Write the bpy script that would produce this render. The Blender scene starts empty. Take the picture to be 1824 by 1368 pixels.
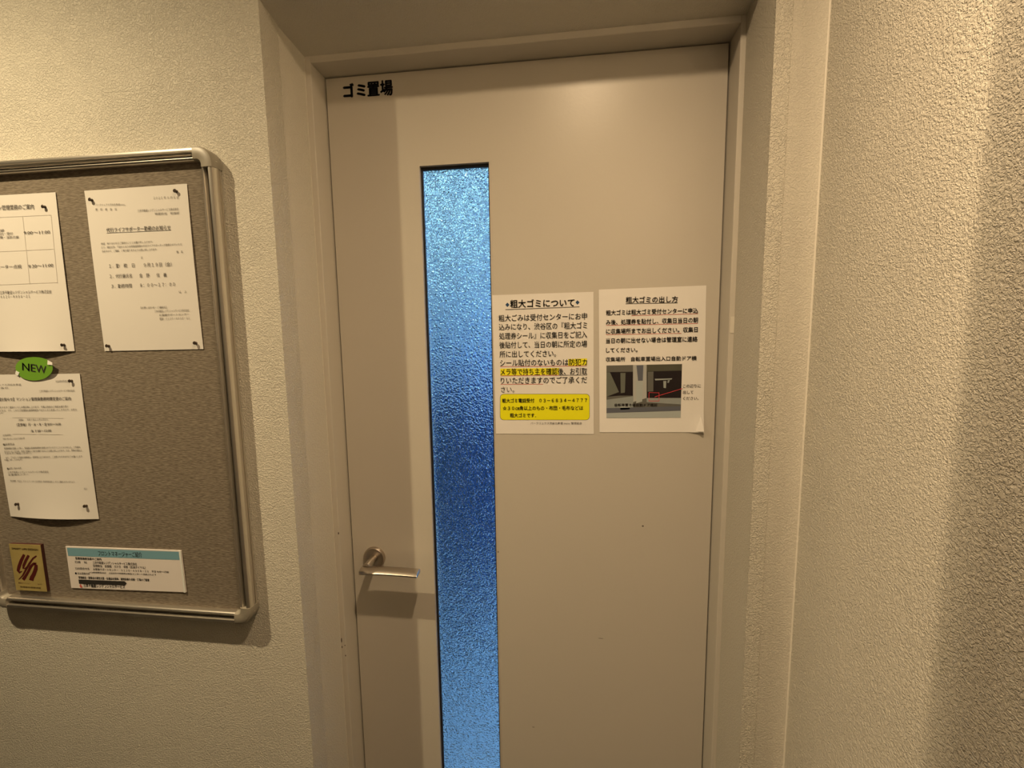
import bpy, bmesh, math, random
from mathutils import Vector, Matrix
random.seed(7)
SC = bpy.context.scene
COL = SC.collection
# ---------------------------------------------------------------- camera, world, lights, exposure
cd = bpy.data.cameras.new('camera'); cam = bpy.data.objects.new('camera', cd); COL.objects.link(cam); SC.camera = cam
cd.sensor_fit = 'HORIZONTAL'; cd.sensor_width = 36.0; cd.lens = 780.0/1824.0*36.0; cd.clip_start = 0.02
def aim(yaw, pit, rol):
    cy_, sy = math.cos(yaw), math.sin(yaw); cp, sp = math.cos(pit), math.sin(pit)
    f = Vector((sy*cp, cy_*cp, sp)); r = Vector((cy_, -sy, 0)); u = r.cross(f)
    r2 = r*math.cos(rol)+u*math.sin(rol); u2 = u*math.cos(rol)-r*math.sin(rol)
    return Matrix((r2, u2, -f)).transposed().to_4x4()
cam.matrix_world = Matrix.Translation((0, -0.92595, 1.45)) @ aim(-0.119467, -0.112007, -0.014396)
w = bpy.data.worlds.new('world'); SC.world = w; w.use_nodes = True
w.node_tree.nodes['Background'].inputs[0].default_value = (0.9, 0.72, 0.5, 1)
w.node_tree.nodes['Background'].inputs[1].default_value = 0.02
def downlight(name, loc, power, color, expo=2.0, radius=0.022):
    """recessed downlight: light leaves downwards only, falling off from its axis as cos^expo"""
    l = bpy.data.lights.new(name, 'SPOT'); l.energy = power; l.color = color; l.spot_size = math.radians(178); l.spot_blend = 0.05
    l.shadow_soft_size = radius; l.use_nodes = True; nt = l.node_tree; em = nt.nodes['Emission']
    tc = nt.nodes.new('ShaderNodeTexCoord'); sp = nt.nodes.new('ShaderNodeSeparateXYZ'); nt.links.new(tc.outputs['Normal'], sp.inputs[0])
    ab = nt.nodes.new('ShaderNodeMath'); ab.operation = 'ABSOLUTE'; nt.links.new(sp.outputs['Z'], ab.inputs[0])
    pw = nt.nodes.new('ShaderNodeMath'); pw.operation = 'POWER'; pw.inputs[1].default_value = expo; nt.links.new(ab.outputs[0], pw.inputs[0])
    nt.links.new(pw.outputs[0], em.inputs['Strength'])
    o = bpy.data.objects.new(name, l); COL.objects.link(o); o.location = loc
    return o
WARM = (1.0, 0.72, 0.43)
downlight('downlight_before_door', (0.085, -0.72, 2.36), 98, WARM, 2.9)
downlight('downlight_by_board', (-1.12, -0.72, 2.36), 146, (1.0, 0.77, 0.45), 2.5, 0.012)
def beam(name, loc, to, power, color, cone, blend, radius):
    l = bpy.data.lights.new(name, 'SPOT'); l.energy = power; l.color = color; l.spot_size = math.radians(cone); l.spot_blend = blend; l.shadow_soft_size = radius
    o = bpy.data.objects.new(name, l); COL.objects.link(o); o.location = loc
    o.rotation_euler = (Vector(to)-Vector(loc)).to_track_quat('-Z', 'Y').to_euler()
    return o
beam('added_spot_right_wall', (-0.10, -1.90, 2.27), (0.394, -0.30, 1.05), 118, WARM, 66, 0.4, 0.022)  # unseen spot added and aimed to brighten the deep part of the right wall
def area(name, loc, rot, power, color, sx, sy):
    l = bpy.data.lights.new(name, 'AREA'); l.shape = 'RECTANGLE'; l.size = sx; l.size_y = sy; l.energy = power; l.color = color
    o = bpy.data.objects.new(name, l); COL.objects.link(o); o.location = loc; o.rotation_euler = rot
    return o
lamp = area('added_slit_light_band', (-0.30, -2.50, 2.24), (0, 0, 0), 120, WARM, 0.012, 0.12)  # unseen slit light added for the bright upright band on the right wall
lamp.rotation_euler = (Vector((0.394, -0.42, 1.7))-Vector(lamp.location)).to_track_quat('-Z', 'Y').to_euler()
area('daylight_in_refuse_room', (0.9, 1.7, 2.35), (0, 0, 0), 85, (0.27, 0.58, 1.0), 1.0, 1.6)
SC.view_settings.view_transform = 'Standard'; SC.view_settings.look = 'None'
SC.view_settings.exposure = -0.2; SC.view_settings.gamma = 1.0; SC.view_settings.use_curve_mapping = False
SC.cycles.max_bounces = 10; SC.cycles.transmission_bounces = 8; SC.cycles.diffuse_bounces = 3
# ---------------------------------------------------------------- materials
def mat(name, color, rough=0.6, metal=0.0, spec=0.5, bump=None, vary=None, coat=0.0, emit=None, aniso=0.0):
    m = bpy.data.materials.new(name); m.use_nodes = True; nt = m.node_tree; b = nt.nodes['Principled BSDF']
    b.inputs['Base Color'].default_value = (*color, 1); b.inputs['Roughness'].default_value = rough
    b.inputs['Metallic'].default_value = metal; b.inputs['Specular IOR Level'].default_value = spec
    b.inputs['Coat Weight'].default_value = coat; b.inputs['Coat Roughness'].default_value = 0.12
    if emit: b.inputs['Emission Color'].default_value = (*emit[0], 1); b.inputs['Emission Strength'].default_value = emit[1]
    tc = nt.nodes.new('ShaderNodeTexCoord')
    if vary:
        sc, amt, stretch = vary
        mp = nt.nodes.new('ShaderNodeMapping'); mp.inputs['Scale'].default_value = stretch; nt.links.new(tc.outputs['Object'], mp.inputs[0])
        n = nt.nodes.new('ShaderNodeTexNoise'); n.inputs['Scale'].default_value = sc; n.inputs['Detail'].default_value = 3
        nt.links.new(mp.outputs[0], n.inputs['Vector'])
        mx = nt.nodes.new('ShaderNodeMix'); mx.data_type = 'RGBA'; mx.blend_type = 'MULTIPLY'; mx.inputs['Factor'].default_value = 1
        mx.inputs['A'].default_value = (*color, 1)
        mr = nt.nodes.new('ShaderNodeMapRange'); mr.inputs['From Min'].default_value = 0.3; mr.inputs['From Max'].default_value = 0.7
        mr.inputs['To Min'].default_value = 1-amt; mr.inputs['To Max'].default_value = 1+amt*0.4; nt.links.new(n.outputs['Fac'], mr.inputs['Value'])
        nt.links.new(mr.outputs[0], mx.inputs['B']); nt.links.new(mx.outputs['Result'], b.inputs['Base Color'])
    if bump:
        sc, dist, stretch, det = bump
        mp = nt.nodes.new('ShaderNodeMapping'); mp.inputs['Scale'].default_value = stretch; nt.links.new(tc.outputs['Object'], mp.inputs[0])
        n = nt.nodes.new('ShaderNodeTexNoise'); n.inputs['Scale'].default_value = sc; n.inputs['Detail'].default_value = det
        n.inputs['Distortion'].default_value = 0.4
        nt.links.new(mp.outputs[0], n.inputs['Vector'])
        bp = nt.nodes.new('ShaderNodeBump'); bp.inputs['Strength'].default_value = 1.0; bp.inputs['Distance'].default_value = dist
        nt.links.new(n.outputs['Fac'], bp.inputs['Height']); nt.links.new(bp.outputs[0], b.inputs['Normal'])
    return m
def wallpaper(name, color, dist, smooth=0.0):
    m = mat(name, color, 0.55, spec=0.35); nt = m.node_tree; b = nt.nodes['Principled BSDF']
    tc = nt.nodes.new('ShaderNodeTexCoord')
    n1 = nt.nodes.new('ShaderNodeTexNoise'); n1.inputs['Scale'].default_value = 300; n1.inputs['Detail'].default_value = 2.5; n1.inputs['Distortion'].default_value = 0.9
    n2 = nt.nodes.new('ShaderNodeTexNoise'); n2.inputs['Scale'].default_value = 16; n2.inputs['Detail'].default_value = 2
    for n in (n1, n2): nt.links.new(tc.outputs['Object'], n.inputs['Vector'])
    rp = nt.nodes.new('ShaderNodeMapRange'); rp.inputs['From Min'].default_value = 0.38; rp.inputs['From Max'].default_value = 0.62; rp.interpolation_type = 'SMOOTHSTEP'
    nt.links.new(n1.outputs['Fac'], rp.inputs['Value'])
    r2 = nt.nodes.new('ShaderNodeMapRange'); r2.inputs['From Min'].default_value = 0.35; r2.inputs['From Max'].default_value = 0.65; r2.inputs['To Min'].default_value = 0.75
    nt.links.new(n2.outputs['Fac'], r2.inputs['Value'])
    mu = nt.nodes.new('ShaderNodeMath'); mu.operation = 'MULTIPLY'; nt.links.new(rp.outputs[0], mu.inputs[0]); nt.links.new(r2.outputs[0], mu.inputs[1])
    bp = nt.nodes.new('ShaderNodeBump'); bp.inputs['Strength'].default_value = 1.0; bp.inputs['Distance'].default_value = dist
    nt.links.new(mu.outputs[0], bp.inputs['Height']); nt.links.new(bp.outputs[0], b.inputs['Normal'])
    return m
M = {}
M['wall'] = wallpaper('embossed_wallpaper', (0.55, 0.525, 0.455), 0.00095)
M['wall_fine'] = wallpaper('fine_wallpaper', (0.53, 0.505, 0.44), 0.00042)
M['ceiling'] = mat('ceiling_paint', (0.62, 0.6, 0.54), 0.8)
M['dark_wall'] = mat('dark_wall_panel', (0.13, 0.11, 0.09), 0.7)
M['floor'] = mat('floor_tile', (0.045, 0.04, 0.035), 0.6, vary=(4, 0.1, (1, 1, 1)))
M['frame'] = mat('painted_steel_frame', (0.50, 0.47, 0.415), 0.45, spec=0.4, bump=(60, 0.0002, (1, 1, 0.3), 2))
M['door'] = mat('painted_steel_door', (0.50, 0.467, 0.41), 0.34, spec=0.45, bump=(170, 0.00009, (1, 1, 1), 2))
M['gap'] = mat('dark_gap', (0.03, 0.026, 0.022), 0.9)
M['gasket'] = mat('black_rubber_gasket', (0.012, 0.012, 0.013), 0.5)
M['groove'] = mat('dark_groove', (0.10, 0.085, 0.065), 0.7)
M['caulk'] = mat('caulk_bead', (0.60, 0.57, 0.50), 0.4)
M['steel'] = mat('brushed_steel', (0.58, 0.53, 0.47), 0.28, 1.0, bump=(500, 0.00002, (1, 30, 30), 2))
M['rose'] = mat('steel_rose', (0.50, 0.44, 0.38), 0.35, 1.0)
M['alu'] = mat('anodised_aluminium', (0.74, 0.70, 0.64), 0.30, 0.95, bump=(300, 0.00002, (1, 1, 1), 2))
M['plastic'] = mat('grey_plastic_corner', (0.25, 0.23, 0.19), 0.42)
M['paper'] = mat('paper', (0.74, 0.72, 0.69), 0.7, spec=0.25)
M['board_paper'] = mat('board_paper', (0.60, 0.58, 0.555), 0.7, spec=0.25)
M['laminate'] = mat('laminated_paper', (0.74, 0.72, 0.69), 0.30, spec=0.5, bump=(9, 0.0006, (1, 1, 1), 1))
M['card'] = mat('card_stock', (0.66, 0.62, 0.60), 0.4)
M['ink'] = mat('black_ink', (0.02, 0.018, 0.016), 0.6)
M['thin_ink'] = mat('grey_ink', (0.11, 0.10, 0.09), 0.7)
M['grey_ink'] = mat('table_rule_ink', (0.42, 0.39, 0.36), 0.7)
M['brown_ink'] = mat('soft_black_ink', (0.045, 0.034, 0.028), 0.6)
M['navy'] = mat('navy_ink', (0.01, 0.05, 0.13), 0.6)
M['red_ink'] = mat('red_ink', (0.50, 0.10, 0.08), 0.6)
M['red_line'] = mat('red_line', (0.60, 0.05, 0.06), 0.6)
M['highlighter'] = mat('yellow_highlighter', (0.82, 0.76, 0.012), 0.5)
M['yellow_box'] = mat('yellow_print', (0.78, 0.76, 0.01), 0.35)
M['vinyl'] = mat('dark_blue_vinyl', (0.008, 0.012, 0.022), 0.4)
for k, c in dict(p1=(.11,.11,.10), p2=(.008,.004,.006), p3=(.12,.13,.11), p4=(.38,.39,.38), p5=(.10,.11,.14), p6=(.36,.40,.40), p7=(.07,.07,.05), p8=(.30,.33,.32), p9=(.25,.28,.28)).items():
    M[k] = mat('photo_print_'+k[1], c, 0.4)
M['pin'] = mat('dark_metal_pin', (0.055, 0.04, 0.03), 0.35, 0.5)
M['green'] = mat('green_tag_paper', (0.13, 0.29, 0.03), 0.35)
M['brass'] = mat('brass_plaque_face', (0.62, 0.50, 0.19), 0.42, 0.5, vary=(30, 0.15, (1, 1, 1)))
M['plaque_side'] = mat('dark_plaque_edge', (0.05, 0.012, 0.01), 0.5)
M['maroon'] = mat('maroon_enamel', (0.07, 0.008, 0.008), 0.45)
M['teal'] = mat('teal_print', (0.16, 0.32, 0.40), 0.4)
M['strip'] = mat('clear_holder_edge', (0.70, 0.72, 0.70), 0.15)
M['scuff'] = mat('chipped_paint', (0.10, 0.08, 0.07), 0.8)
# fabric: horizontal ribs with broken threads
m = mat('woven_fabric', (0.205, 0.185, 0.16), 0.85, spec=0.2); nt = m.node_tree; b = nt.nodes['Principled BSDF']
tc = nt.nodes.new('ShaderNodeTexCoord'); mp = nt.nodes.new('ShaderNodeMapping'); mp.inputs['Scale'].default_value = (60, 60, 520); nt.links.new(tc.outputs['Object'], mp.inputs[0])
n = nt.nodes.new('ShaderNodeTexNoise'); n.inputs['Scale'].default_value = 1.6; n.inputs['Detail'].default_value = 3; nt.links.new(mp.outputs[0], n.inputs['Vector'])
cr = nt.nodes.new('ShaderNodeValToRGB'); cr.color_ramp.elements[0].position = 0.36; cr.color_ramp.elements[0].color = (0.122, 0.101, 0.077, 1); cr.color_ramp.elements[1].position = 0.66; cr.color_ramp.elements[1].color = (0.225, 0.193, 0.153, 1)
nt.links.new(n.outputs['Fac'], cr.inputs[0]); nt.links.new(cr.outputs[0], b.inputs['Base Color'])
bp = nt.nodes.new('ShaderNodeBump'); bp.inputs['Distance'].default_value = 0.0006; nt.links.new(n.outputs['Fac'], bp.inputs['Height']); nt.links.new(bp.outputs[0], b.inputs['Normal'])
M['fabric'] = m
# patterned glass
m = bpy.data.materials.new('patterned_glass'); m.use_nodes = True; nt = m.node_tree; b = nt.nodes['Principled BSDF']
b.inputs['Base Color'].default_value = (0.80, 0.92, 1.0, 1); b.inputs['Transmission Weight'].default_value = 1.0; b.inputs['Roughness'].default_value = 0.045; b.inputs['IOR'].default_value = 1.48
tc = nt.nodes.new('ShaderNodeTexCoord'); n = nt.nodes.new('ShaderNodeTexNoise'); n.inputs['Scale'].default_value = 270; n.inputs['Detail'].default_value = 0.5; n.inputs['Distortion'].default_value = 0.3
nt.links.new(tc.outputs['Object'], n.inputs['Vector'])
bp = nt.nodes.new('ShaderNodeBump'); bp.inputs['Distance'].default_value = 0.0029; nt.links.new(n.outputs['Fac'], bp.inputs['Height']); nt.links.new(bp.outputs[0], b.inputs['Normal'])
M['glass'] = m
M['room_wall'] = mat('pale_painted_wall', (0.72, 0.74, 0.76), 0.8)
M['room_floor'] = mat('grey_coated_floor', (0.52, 0.54, 0.56), 0.5)
M['bin_dark'] = mat('dark_plastic_bin', (0.07, 0.13, 0.20), 0.5)
M['bin_blue'] = mat('blue_plastic_bin', (0.05, 0.17, 0.50), 0.45)
M['rubber'] = mat('black_wheel', (0.03, 0.03, 0.03), 0.7)
M['tube'] = mat('lit_tube', (1, 1, 1), 0.5, emit=((0.55, 0.95, 1.0), 46.0))
M['batten'] = mat('white_batten', (0.8, 0.8, 0.8), 0.5)
# ---------------------------------------------------------------- helpers
def obj(name, bm, m, parent=None, smooth=False, flip=True):
    me = bpy.data.meshes.new(name)
    if flip: bmesh.ops.recalc_face_normals(bm, faces=bm.faces)
    bm.to_mesh(me); bm.free()
    if name in ('lettering', 'small_lettering', 'photo_print', 'underline', 'ruled_line', 'red_marking', 'highlighting', 'diamond_mark', 'emblem'): me['flat'] = 1
    if smooth:
        for p in me.polygons: p.use_smooth = True
        me.set_sharp_from_angle(angle=math.radians(38))
    for mm in (m if isinstance(m, (list, tuple)) else [m]): me.materials.append(mm)
    o = bpy.data.objects.new(name, me); COL.objects.link(o)
    if parent: o.parent = parent
    if me.get('flat'): o['kind'] = 'stuff'
    return o
def empty(name, loc=(0, 0, 0)):
    o = bpy.data.objects.new(name, None); COL.objects.link(o); o.location = loc; o.empty_display_size = 0.05
    return o
def tag(o, label=None, cat=None, group=None, kind=None):
    for k, v in (('label', label), ('category', cat), ('group', group), ('kind', kind)):
        if v: o[k] = v
    return o
def box(bm, x0, x1, y0, y1, z0, z1, bevel=0):
    vs = [bm.verts.new((x, y, z)) for x in (x0, x1) for y in (y0, y1) for z in (z0, z1)]
    fs = [bm.faces.new([vs[i] for i in f]) for f in ((0, 1, 3, 2), (4, 6, 7, 5), (0, 4, 5, 1), (2, 3, 7, 6), (0, 2, 6, 4), (1, 5, 7, 3))]
    if bevel:
        es = list({e for f in fs for e in f.edges})
        bmesh.ops.bevel(bm, geom=es, offset=bevel, segments=2, affect='EDGES', profile=0.6)
    return bm
def B(x0, x1, y0, y1, z0, z1, bevel=0): return box(bmesh.new(), x0, x1, y0, y1, z0, z1, bevel)
def prism(bm, pts, h0, h1, axis):
    """polygon pts extruded between h0 and h1 along axis ('z': pts are x,y; 'y': pts are x,z)"""
    f = (lambda p, h: (p[0], p[1], h)) if axis == 'z' else (lambda p, h: (p[0], h, p[1]))
    a = [bm.verts.new(f(p, h0)) for p in pts]; c = [bm.verts.new(f(p, h1)) for p in pts]; n = len(pts)
    bm.faces.new(a); bm.faces.new(c[::-1])
    for i in range(n): bm.faces.new((a[i], a[(i+1) % n], c[(i+1) % n], c[i]))
    return bm
def tube(bm, c0, c1, r0, r1, seg=24):
    c0, c1 = Vector(c0), Vector(c1); d = (c1-c0).normalized()
    a = d.orthogonal().normalized(); b_ = d.cross(a)
    ra = [bm.verts.new(c0+(a*math.cos(t)+b_*math.sin(t))*r0) for t in [2*math.pi*i/seg for i in range(seg)]]
    rb = [bm.verts.new(c1+(a*math.cos(t)+b_*math.sin(t))*r1) for t in [2*math.pi*i/seg for i in range(seg)]]
    bm.faces.new(ra); bm.faces.new(rb[::-1])
    for i in range(seg): bm.faces.new((ra[i], ra[(i+1) % seg], rb[(i+1) % seg], rb[i]))
    return bm
def lathe(bm, prof, axis_o, axis_d, seg=40):
    """prof: (distance along axis, radius)"""
    o = Vector(axis_o); d = Vector(axis_d).normalized(); a = d.orthogonal().normalized(); b_ = d.cross(a); rings = []
    for h, r in prof:
        rings.append([bm.verts.new(o+d*h+(a*math.cos(2*math.pi*i/seg)+b_*math.sin(2*math.pi*i/seg))*r) for i in range(seg)])
    bm.faces.new(rings[0]); bm.faces.new(rings[-1][::-1])
    for p, q_ in zip(rings, rings[1:]):
        for i in range(seg): bm.faces.new((p[i], p[(i+1) % seg], q_[(i+1) % seg], q_[i]))
    return bm
_glyph = {}
def text_mesh(txt, bold):
    """outlines of a line of text as flat vertices and faces, origin at its ink box's lower left, in ink widths/heights"""
    key = (txt, bold)
    if key in _glyph: return _glyph[key]
    c = bpy.data.curves.new('lettering', 'FONT'); c.body = txt; c.size = 1; c.resolution_u = 2
    o = bpy.data.objects.new('lettering_source', c); COL.objects.link(o)
    dg = bpy.context.evaluated_depsgraph_get(); me = bpy.data.meshes.new_from_object(o.evaluated_get(dg))
    vs = [(v.co.x, v.co.y) for v in me.vertices]; fs = [tuple(p.vertices) for p in me.polygons]
    bpy.data.objects.remove(o); bpy.data.curves.remove(c); bpy.data.meshes.remove(me)
    x0 = min(v[0] for v in vs); x1 = max(v[0] for v in vs)
    vs = [((v[0]-x0)/(x1-x0), v[1]) for v in vs]     # x in 0..1, y in em
    d = (0, 0.012, 0.022, 0.036, 0.056)[bold]
    if d:                                                    # heavier weight: the same outline laid down again a hair to each side
        n = len(vs); v2, f2 = [], []
        for k, (dx, dy) in enumerate(((-d, 0), (d, 0), (0, -d*.8), (0, d*.8), (0, 0)) if bold > 1 else ((-d, 0), (d, 0))):
            v2 += [(x+dx/(x1-x0), y+dy) for x, y in vs]; f2 += [tuple(i+k*n for i in f) for f in fs]
        vs, fs = v2, f2
    _glyph[key] = (vs, fs); return _glyph[key]
def add_text(bm, place, txt, u0, v0, u1, v1, h, bold):
    """place(u, v) -> world point; a line whose ink runs from (u0,v0) to (u1,v1) along its foot, h high"""
    vs, fs = text_mesh(txt, bold); em = h/0.90
    L_ = math.hypot(u1-u0, v1-v0); du, dv = (u1-u0)/L_, (v1-v0)/L_
    out = []
    for x, y in vs:
        s = x*L_; t_ = (y+0.075)*em
        out.append(bm.verts.new(place(u0+du*s+dv*t_, v0+dv*s-du*t_)))
    for f in fs:
        try: bm.faces.new([out[i] for i in f])
        except ValueError: pass
# ---------------------------------------------------------------- printed matter: millimetres from each sheet top left
TEXT={'A': [('粗大ゴミについて', 38.02, 27.32, 171.13, 28.58, 15.78, 2, 'k'), ('粗大ごみは受付センターにお申', 12.75, 55.18, 196.78, 55.57, 13.45, 1, 'k'), ('込みになり、渋谷区の『粗大ゴミ', 12.77, 73.7, 196.71, 74.37, 13.51, 1, 'k'), ('処理券シール』に収集日をご記入', 12.79, 92.8, 196.65, 93.5, 13.57, 1, 'k'), ('後貼付して、当日の朝に所定の場', 12.81, 111.73, 196.58, 112.72, 13.63, 1, 'k'), ('所に出してください。', 12.82, 131.26, 132.26, 131.46, 13.69, 1, 'k'), ('シール貼付のないものは防犯カ', 13.37, 149.87, 196.45, 150.44, 13.76, 1, 'k'), ('メラ等で持ち主を確認後、お引取', 13.65, 169.06, 196.38, 169.68, 13.82, 1, 'k'), ('りいただきますのでご了承くだ', 13.69, 187.57, 196.32, 188.01, 13.88, 1, 'k'), ('さい。', 13.73, 206.41, 42.39, 206.61, 12.91, 0, 'k'), ('粗大ゴミ電話受付\u3000０３－６８３４－４７７７', 16.02, 228.73, 196.18, 228.46, 8.83, 2, 'k'), ('☆３０㎝角以上のもの・布団・毛布などは', 16.65, 245.14, 187.92, 244.98, 8.86, 2, 'k'), ('粗大ゴミです．', 32.12, 260.83, 88.05, 260.84, 8.88, 2, 'k'), ('パークリュクス渋谷北参道 mono 管理組合', 76.24, 276.2, 185.28, 276.0, 5.21, 0, 'k')], 'B': [('粗大ゴミの出し方', 54.0, 28.92, 155.59, 31.13, 11.93, 2, 'k'), ('粗大ゴミは粗大ゴミ受付センターに申込', 14.42, 52.57, 194.73, 53.71, 10.14, 2, 'k'), ('み後、処理券を貼付し、収集日当日の朝', 14.34, 71.95, 195.08, 72.63, 10.19, 2, 'k'), ('に収集場所までお出しください。収集日', 14.28, 90.45, 194.97, 91.62, 10.24, 2, 'k'), ('当日の朝に出せない場合は管理室に連絡', 14.21, 109.77, 194.86, 110.71, 10.29, 2, 'k'), ('してください。', 14.14, 128.93, 77.29, 129.14, 9.84, 2, 'k'), ('収集場所\u3000自転車置場出入口自動ドア横', 13.58, 147.43, 193.71, 148.41, 8.9, 2, 'k'), ('この辺りに', 168.3, 204.25, 202.86, 204.22, 7.36, 1, 'k'), ('出して', 168.49, 216.56, 188.64, 216.79, 6.9, 1, 'k'), ('ください。', 168.68, 229.39, 199.39, 229.69, 6.91, 1, 'k'), ('自転車置き場自動ドア横前', 31.6, 241.66, 117.38, 242.35, 6.06, 2, 'k')], 'C': [('２０２５ 年 ９ 月 ８ 日', 141.34, 23.31, 191.63, 25.27, 4.57, 0, 'k'), ('パークリュクス渋谷北参道mono', 20.04, 28.39, 81.39, 30.85, 3.97, 0, 'k'), ('居\u3000住\u3000者\u3000各\u3000位', 18.86, 36.57, 63.91, 38.54, 4.21, 0, 'k'), ('三井不動産レジデンシャルサービス株式会社', 106.3, 44.1, 189.79, 45.37, 4.62, 0, 'k'), ('管理担当\u3000管理部', 140.53, 51.06, 190.32, 52.08, 4.16, 0, 'k'), ('代行ライフサポーター勤務のお知らせ', 37.3, 76.84, 170.12, 78.64, 8.02, 1, 'k'), ('拝啓\u3000時下ますますご清栄のこととお慶び申し上げます。', 22.46, 98.83, 130.87, 99.99, 4.05, 0, 'k'), ('さて、標記の件、下記のとおり日常管理業務の代行ライフサポーターが勤務させていただ', 22.06, 105.53, 189.95, 107.4, 4.06, 0, 'k'), ('きますので、ご理解、ご協力賜りますようお願い申し上げます。', 22.46, 112.52, 138.06, 114.02, 4.06, 0, 'k'), ('敬\u3000具', 177.15, 120.69, 189.99, 120.78, 4.22, 0, 'k'), ('記', 102.8, 127.47, 106.62, 127.63, 4.27, 0, 'k'), ('１．勤\u3000務\u3000日\u3000\u3000９月１９日（金）', 33.79, 141.48, 164.74, 143.59, 7.21, 0, 'k'), ('２．代行員氏名\u3000\u3000金\u3000野\u3000\u3000信\u3000義', 32.54, 160.37, 151.91, 162.4, 7.26, 0, 'k'), ('３．勤務時間\u3000\u3000８：００～１７：００', 33.6, 178.95, 167.18, 179.72, 7.29, 0, 'k'), ('以\u3000上', 173.26, 192.42, 189.47, 192.47, 4.31, 0, 'k'), ('【お問い合わせ・ご連絡先】', 90.36, 218.96, 144.13, 219.56, 4.15, 0, 'k'), ('三井不動産レジデンシャルサービス株式会社', 118.5, 226.63, 190.15, 226.47, 4.15, 0, 'k'), ('お客様サポートセンター', 127.27, 233.72, 189.32, 233.71, 4.14, 0, 'k'), ('電話：０１２０－８９５８－２１', 126.94, 240.82, 189.33, 240.75, 4.4, 0, 'k')], 'D': [('マンション管理業務のご案内', 46.84, 27.19, 160.77, 28.55, 9.06, 1, 'k'), ('9:00～11:00', 132.25, 74.94, 189.42, 75.12, 7.57, 0, 'k'), ('9:30～11:00', 133.22, 137.38, 188.0, 136.67, 7.71, 0, 'k'), ('日常清掃', 53.1, 67.25, 88.97, 67.91, 5.2, 0, 'k'), ('建物まわり・巡回・受付', 29.75, 72.6, 107.49, 74.08, 5.22, 0, 'k'), ('定期清掃・設備点検・消防点検', 21.11, 79.12, 119.93, 81.24, 5.24, 0, 'k'), ('エレベーター点検', 41.46, 136.52, 118.14, 137.29, 7.49, 0, 'k'), ('三井不動産レジデンシャルサービス株式会社', 61.64, 185.26, 177.64, 185.37, 6.31, 0, 'k'), ('０１２０－８９５８－２１', 62.27, 192.89, 128.75, 192.88, 5.69, 0, 'k'), ('点検時間', -17.13, 134.99, 30.41, 134.98, 7.55, 0, 'k'), ('受付時間', -4.99, 66.43, 19.6, 66.06, 5.24, 0, 'k')], 'E': [('2025年9月吉日', 154.65, 16.7, 183.03, 16.46, 4.44, 0, 'k'), ('パークリュクス渋谷北参道', -3.98, 22.35, 74.11, 21.99, 3.75, 0, 'k'), ('居住者各位', -5.15, 28.77, 44.08, 28.37, 3.75, 0, 'k'), ('三井不動産レジデンシャルサービス株式会社', 113.88, 35.82, 194.98, 35.37, 4.22, 0, 'k'), ('【お知らせ】マンション管理員勤務時間変更のご案内', 20.11, 53.39, 184.32, 52.62, 6.98, 1, 'k'), ('拝啓\u3000時下ますますご清栄のこととお慶び申し上げます。平素は格別のご高配を賜り厚く', -6.13, 68.69, 176.12, 67.09, 4.33, 0, 'k'), ('御礼申し上げます。さて、このたび管理員の勤務時間を下記のとおり変更いたしますので、お知ら', -7.31, 75.2, 194.3, 73.22, 4.34, 0, 'k'), ('せいたします。', -8.24, 80.36, 23.95, 79.32, 3.8, 0, 'k'), ('（期間）\u3000令和７年１０月１日から', 56.57, 93.95, 125.88, 92.84, 4.06, 0, 'k'), ('（変更後）月・火・木・金 8:00～16:00', 50.98, 104.8, 153.99, 102.98, 5.97, 1, 'k'), ('水 7:30～12:00', 81.99, 117.46, 129.78, 115.94, 5.42, 1, 'k'), ('（対象期間）', 14.51, 125.66, 34.12, 124.74, 3.57, 0, 'k'), ('令和７年９月１６日より当面の間', 13.2, 133.08, 65.09, 131.41, 3.58, 0, 'k'), ('■変更理由', 11.74, 144.92, 38.68, 143.62, 4.14, 0, 'k'), ('勤務時間の見直しに伴い、管理員の勤務時間帯を変更させていただくこととなりました。ご不便を', 12.8, 153.19, 191.26, 148.98, 4.15, 0, 'k'), ('おかけいたしますが、何卒ご理解とご協力を賜りますようお願い申し上げます。なお、緊急の場合は', 12.26, 159.83, 193.9, 155.43, 4.16, 0, 'k'), ('下記までご連絡ください。', 11.63, 163.43, 76.16, 161.7, 3.6, 0, 'k'), ('また、ごみ出しや清掃の時間帯も一部変更となりますので、ご注意いただきますようお願いします', 13.19, 172.56, 192.94, 167.86, 4.17, 0, 'k'), ('お願い申し上げます。', 9.18, 177.33, 52.6, 175.71, 3.62, 0, 'k'), ('■お問い合わせ先', 12.3, 195.67, 47.33, 193.78, 4.2, 0, 'k'), ('三井不動産レジデンシャルサービス株式会社', 12.51, 203.48, 110.68, 200.61, 4.2, 0, 'k'), ('お客様センター', 13.17, 208.79, 62.41, 206.61, 4.21, 0, 'k'), ('受付時間\u3000平日９：００～１７：００（土日祝日・年末年始を除く）までご連絡くださいますよう', 15.69, 221.64, 167.67, 220.89, 3.94, 0, 'k'), ('以上', 187.53, 234.55, 195.14, 234.4, 3.86, 0, 'k')]}
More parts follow.
